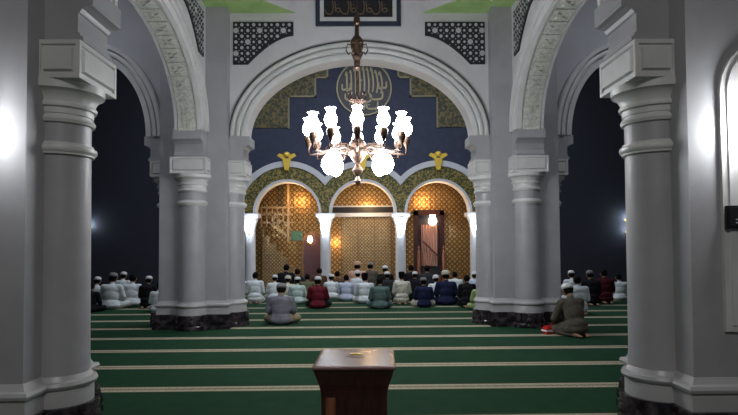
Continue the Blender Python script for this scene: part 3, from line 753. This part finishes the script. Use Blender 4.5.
def build_pose(pose):
    lean = dict(cross=.06, kneel=.05, lean=.15)[pose]
    hz = dict(kneel=.24, cross=.13, lean=.22)[pose]
    top = Vector((0, lean, hz+.41))         # shoulder height point
    hip = Vector((0, 0, hz))
    S = lambda s: (s*.175, lean-.005, hz+.385)
    neck = top+Vector((0, .01, .07)); hd = top+Vector((0, .055+lean*.25, .185))
    tilt = (-.32-lean, 0, 0)
    body = [('e', hip, (.155, .12, .12)), ('e', (0, lean*.5, hz+.2), (.14, .105, .17), (-lean*1.2, 0, 0)), ('e', (0, lean*.9, hz+.32), (.175, .105, .13)),
            ('c', S(-1), .062, S(1), .062), ('c', top, .055, neck+Vector((0, .01, .03)), .052),
            ('e', hd, (.078, .098, .108), tilt), ('e', hd+Vector((0, .03, -.055)), (.055, .062, .055), tilt),
            ('e', hd+Vector((0, .103, -.055)), (.013, .018, .022), tilt)]
    for s in (-1, 1):
        body.append(('e', hd+Vector((s*.08, .0, -.015)), (.010, .02, .032), tilt))
        body.append(('e', hd+Vector((s*.03, .088, -.025)), (.014, .010, .009)))
    body.append(('e', hd+Vector((0, .088, -.095)), (.024, .012, .008)))
    trs, shirt = [], []
    for s in (-1, 1):
        if pose != 'cross':
            hp, kn, an, toe = (.085, .03, .19), (.15, .42, .085), (.10, -.06, .055), (.075, -.20, .035)
            wr, el = ((.11, .30, .235), (.225, .06, .36)) if pose == 'kneel' else ((.10, .46, .19), (.235, .27, .30))
        else:
            hp, kn, an, toe = (.09, .02, .11), (.26, .28, .10), (-.04, .37, .055), (-.13, .32, .045)
            wr = (.17, .28, .185); el = (.235, .09, .28)
        body += limb(s, (hp, .085), (kn, .06), (an, .042)) + limb(s, (an, .036), (toe, .026))
        for j in range(5):
            tx = Vector((s*toe[0], toe[1], toe[2])); d = (tx-Vector((s*an[0], an[1], an[2]))).normalized()
            n = d.cross(Vector((0, 0, 1)))
            body.append(('c', tx+n*(j-2)*.014, .012, tx+n*(j-2)*.016+d*.028, .009))
        body += limb(s, (tuple(S(1)), .05), (el, .040), (wr, .028))
        w_ = (s*wr[0], wr[1], wr[2])
        body += hand(w_, Vector((0, 1, -.25)) if pose != 'cross' else Vector((s*.35, .9, -.3)), (-s, 0, 0))
        # clothes
        a2 = Vector(an)+(Vector(kn)-Vector(an))*.06
        trs += limb(s, (hp, .115), (kn, .085), (tuple(a2), .062))
        sl = Vector(wr)+(Vector(el)-Vector(wr))*.08
        shirt += limb(s, (tuple(S(1)), .072), (el, .062), (tuple(sl), .046))
    trs.append(('e', hip-Vector((0, 0, .02)), (.175, .145, .115)))
    shirt += [('e', hip+Vector((0, -.005, .0)), (.19, .150, .125)), ('e', (0, lean*.45-.005, hz+.18), (.175, .130, .21), (-lean, 0, 0)), ('e', (0, lean*.85-.005, hz+.32), (.195, .122, .14)),
              ('c', S(-1), .072, S(1), .072), ('c', top-Vector((0, 0, .01)), .075, neck-Vector((0, 0, .015)), .058)]
    if pose != 'cross':
        shirt += [('e', (0, .03, .14), (.21, .2, .13)), ('c', (-.09, .12, .17), .11, (.09, .12, .17), .11)]
    else:
        shirt += [('e', (0, -.02, .09), (.205, .155, .10))]
    # short sleeved variant for bare forearms
    R = {}
    R['body'] = fuse('body', body, .0095, 2)
    R['trousers'] = fuse('trousers', trs, .016, 5)
    R['shirt'] = fuse('shirt', shirt, .014, 4)
    # hair: shell over the back and top of the skull
    hr = [('e', hd+Vector((0, -.016, .018)), (.086, .098, .104), tilt), ('e', hd+Vector((0, -.045, -.035)), (.070, .062, .06), tilt)]
    R['hair'] = fuse('hair', hr, .012, 1)
    rot = Euler((-.22-lean*.8, 0, 0)).to_matrix()
    def capm(name, prof):
        b = bmesh.new(); lathe(b, prof, 0, 0, 28)
        for v in b.verts: v.co = rot @ Vector((v.co.x*.93, v.co.y*1.1, v.co.z)) + hd+Vector((0, -.012, 0))
        bmesh.ops.recalc_face_normals(b, faces=b.faces[:])
        me = bpy.data.meshes.new(name); b.to_mesh(me); b.free()
        for p in me.polygons: p.use_smooth = True
        me.materials.append(None); return me
    R['white_cap'] = capm('skullcap', [(.093, .022), (.097, .02), (.097, .055), (.094, .085), (.082, .11), (.06, .124), (.03, .13), (.004, .131)])
    R['black_cap'] = capm('songkok', [(.093, .03), (.098, .028), (.096, .13), (.088, .14), (.04, .137), (.004, .136)])
    R['turban'] = capm('turban', [(.09, .01), (.104, .015), (.11, .04), (.102, .06), (.108, .075), (.10, .10), (.08, .125), (.05, .14), (.004, .145)])
    R['top'] = hd.z+.13
    return R
POSE = {k: build_pose(k) for k in ('cross', 'kneel', 'lean')}
CL = dict(
    white=cloth('white_cotton', (.62, .66, .68), .86), cream=cloth('cream_batik', (.62, .60, .50), .6, 30), paleblue=cloth('pale_lavender_cotton', (.46, .51, .64), .86),
    palegreen=cloth('pale_green_cotton', (.46, .58, .54), .86), grey=cloth('grey_cotton', (.17, .17, .20), .8), red=cloth('red_cotton', (.13, .012, .022), .8),
    olive=cloth('olive_cotton', (.13, .125, .075), .8), darkolive=cloth('dark_olive_cotton', (.095, .085, .065), .8), teal=cloth('grey_teal_cotton', (.10, .155, .15), .8),
    navy=cloth('navy_cotton', (.012, .016, .05), .8), black=cloth('black_cotton', (.010, .010, .013), .8), darkgrey=cloth('charcoal_cotton', (.03, .03, .035), .8),
    maroon=cloth('maroon_cotton', (.065, .008, .014), .8), khaki=cloth('khaki_cotton', (.30, .24, .15), .8), lime=cloth('yellow_green_cotton', (.30, .38, .16), .8),
    capwhite=cloth('white_cap_cotton', (.66, .67, .68), .9), capcream=cloth('cream_cap_cotton', (.58, .55, .45), .8), capgrey=cloth('grey_cap_cotton', (.22, .22, .22), .7), pink=cloth('peach_cotton', (.55, .33, .24), .9),
    brown=cloth('brown_cotton', (.10, .055, .03), .8))
HEAD = dict(hair=None, kufi=('white_cap', 'capwhite', 'skullcap'), kgrey=('white_cap', 'capgrey', 'skullcap'), songkok=('black_cap', 'hair', 'songkok'),
            cream=('turban', 'capcream', 'turban'), turban=('turban', 'capwhite', 'turban'), pinkcap=('turban', 'pink', 'turban'))
def inst(name, me, m, parent):
    o = bpy.data.objects.new(name, me); C.objects.link(o); o.parent = parent
    o.material_slots[0].link = 'OBJECT'; o.material_slots[0].material = m; return o
PLACED = [(s*PX-1.05, s*PX+1.05, YB-1.08, YB+1.08) for s in (-1, 1)]
def person(px, ytop, ybase, top, legs, head, pose, label, rz=0, wide=1.08, collar=None):
    yb = ybase + (px-CX)*.0065; yt = ytop + (px-CX)*.0065
    Y = F*H/(yb-HY)+.12
    hgt = (yb-yt)*(Y)/F
    R = POSE[pose]; s = min(1.12, max(.86, hgt/R['top']))
    X = (px-CX)*Y/F
    hw_, bk, ft = dict(cross=(.31, .17, .42), kneel=(.26, .26, .44), lean=(.34, .26, .6))[pose]
    Y0 = Y
    for k in range(60):          # keep neighbours from interpenetrating
        Y = Y0+((k+1)//2)*.08*(1 if k % 2 else -1); X = (px-CX)*Y/F
        me_ = (X-hw_*s*wide, X+hw_*s*wide, Y-bk*s, Y+ft*s)
        if all(me_[0] > q[1] or me_[1] < q[0] or me_[2] > q[3] or me_[3] < q[2] for q in PLACED): break
    PLACED.append(me_)
    t = tag(empty('person', (X, Y, .0), rz), label, 'person', 'worshippers sitting on the carpet')
    t.scale = (s*wide, s, s)
    inst('body', R['body'], M_['skin'], t)
    inst('shirt', R['shirt'], CL[top], t)
    inst('trousers', R['trousers'], CL[legs], t)
    inst('hair', R['hair'], M_['hair'], t)
    if HEAD[head]:
        k, mm, nm = HEAD[head]
        inst(nm, R[k], M_['hair'] if mm == 'hair' else CL[mm], t)
    return t
P = person
P(280.6, 284, 324.6, 'grey', 'khaki', 'kgrey', 'cross', 'person in grey shirt and grey skullcap sitting alone cross-legged near left pier', 0, 1.18)
P(576, 285, 337.5, 'darkolive', 'darkolive', 'kufi', 'lean', 'person in olive clothes and white cap leaning over beside the far right pier', .3, 1.15)
# middle row, left to right
P(255, 272, 303.5, 'white', 'white', 'hair', 'kneel', 'person in white with bare dark hair, leftmost under the middle arch', 0)
P(274.5, 277, 300, 'white', 'white', 'kufi', 'cross', 'person in white and white cap directly behind the grey shirted man')
P(287.5, 276, 301, 'cream', 'white', 'cream', 'cross', 'person in cream shirt and cream headwear right of the grey shirted man')
P(297, 281, 303, 'palegreen', 'palegreen', 'kufi', 'cross', 'person in pale green shirt sitting just left of the red shirt')
P(307, 274, 299, 'olive', 'brown', 'hair', 'cross', 'person in olive green shirt with dark hair behind the red shirt')
P(317.5, 277, 308.5, 'red', 'black', 'kufi', 'cross', 'person in dark red shirt, the only red one under the middle arch')
P(331, 276, 299, 'white', 'white', 'kufi', 'cross', 'person in white and white cap right beside the second arcade column')
P(346, 274, 299.5, 'paleblue', 'white', 'hair', 'cross', 'person in pale lavender shirt with bare dark hair')
P(357.5, 272, 299, 'white', 'white', 'turban', 'kneel', 'person in white with bulky white headwear behind the white-clad one')
P(364.5, 274, 303.5, 'white', 'white', 'songkok', 'cross', 'person in white with dark cap just left of the teal shirt')
P(379.5, 277, 309, 'teal', 'teal', 'hair', 'cross', 'person in grey teal shirt with dark hair at the centre of the rows')
P(387, 272, 302, 'darkgrey', 'black', 'kufi', 'kneel', 'person in charcoal with white cap right behind the teal shirt')
P(401.5, 272, 302.5, 'cream', 'cream', 'songkok', 'kneel', 'person in cream patterned shirt and tall black cap before an arcade column')
P(415, 275, 301, 'black', 'black', 'kufi', 'kneel', 'person in black with white cap right of the cream patterned shirt')
tt = P(423.5, 278, 307.5, 'navy', 'cream', 'kgrey', 'cross', 'person in navy top with pale wrap around the waist')
P(436, 279, 302, 'white', 'white', 'turban', 'cross', 'person in white between the pale wrap and the navy shirt')
P(446, 272, 307, 'navy', 'navy', 'cream', 'cross', 'person in navy shirt and cream headwear, right of the middle')
P(455, 275, 300.5, 'white', 'white', 'hair', 'kneel', 'person in white with dark hair right behind the navy shirt')
P(467, 275, 306, 'black', 'black', 'hair', 'kneel', 'person all in black with bare head near the far right pier')
P(475, 273, 302, 'paleblue', 'white', 'kufi', 'kneel', 'person in pale blue and white cap close behind the black-clad one')
P(481, 282, 308, 'lime', 'lime', 'hair', 'cross', 'person in yellow green shirt half hidden by the far right pier')
# front row by the niche
P(286, 264, 296, 'black', 'black', 'hair', 'kneel', 'person in black in the foremost row under the left arch')
P(297, 270, 296.5, 'darkgrey', 'black', 'hair', 'cross', 'person in charcoal in the foremost row right of the black-clad one')
P(357, 262, 295, 'pink', 'brown', 'pinkcap', 'kneel', 'person with peach headwear in front of the middle screen')
P(370, 263, 294, 'darkolive', 'black', 'kgrey', 'kneel', 'person in dark olive and grey cap in front of the middle screen')
P(385, 266, 295.5, 'black', 'black', 'kufi', 'kneel', 'person in black and white cap, foremost row left of the third arcade column')
P(411, 265, 295, 'black', 'black', 'hair', 'kneel', 'person in black, foremost row at the left post of the lit pulpit')
P(427, 265, 296, 'darkgrey', 'black', 'hair', 'kneel', 'person in charcoal, foremost row before the lit pulpit curtain')
P(319, 268, 296, 'brown', 'black', 'hair', 'kneel', 'person in brown in the foremost row behind the red shirt')
P(337, 271, 296, 'brown', 'brown', 'hair', 'cross', 'person in dark brown between the second column and the middle screen')
# left aisle
P(92, 292, 312, 'black', 'black', 'hair', 'cross', 'person in black half hidden by the nearest left column')
P(98, 277, 305.5, 'white', 'white', 'kufi', 'cross', 'person in white and white cap, leftmost in the left aisle')
P(113, 273, 309, 'white', 'white', 'kgrey', 'cross', 'person in white and grey cap in the left aisle', 0, 1.08)
P(124, 272, 302, 'white', 'white', 'kufi', 'kneel', 'person in white and white cap sitting behind two others in left aisle')
P(133, 274, 306.5, 'white', 'white', 'hair', 'cross', 'person in white with dark hair in the middle of the left aisle')
P(149, 276, 307, 'black', 'black', 'kufi', 'kneel', 'person in black with white cap in the left aisle')
P(160, 284, 312, 'white', 'white', 'hair', 'cross', 'person in white half hidden by the far left pier')
# right aisle
P(573, 271, 303, 'white', 'white', 'kufi', 'kneel', 'person in white and white cap, farthest in the group at far right pier')
P(579, 276, 315, 'white', 'white', 'hair', 'kneel', 'person in white with black hair behind the olive leaning one')
P(592, 271, 306, 'black', 'black', 'kgrey', 'kneel', 'person in black with grey cap in the right aisle')
P(606, 270, 305, 'maroon', 'black', 'hair', 'kneel', 'person in maroon shirt in the right aisle')
P(621, 274, 301, 'white', 'white', 'hair', 'cross', 'person in white, rightmost in the right aisle beside nearest column')

# red bag in front of the olive person
Yb = 10.0
t = tag(empty('cloth_bag', (at(550, Yb), Yb, 0), .3), 'small red bag with white band on the carpet by the olive person', 'bag')
b = bmesh.new(); frustum(b, 0, 0, [(.13, .07, 0), (.14, .08, .03), (.135, .075, .10), (.10, .05, .135), (.04, .02, .15)]); o = obj('pouch', b, cloth('red_nylon', (.42, .02, .015), .8), t, True)
b = bmesh.new(); frustum(b, 0, 0, [(.143, .083, .045), (.145, .085, .06), (.142, .082, .075)]); obj('band', b, CL['white'], t)
b = bmesh.new(); tube(b, [(-.06, 0, .13), (-.04, 0, .18), (.04, 0, .18), (.06, 0, .13)], .008, 6); obj('handle', b, CL['red'], t, True)
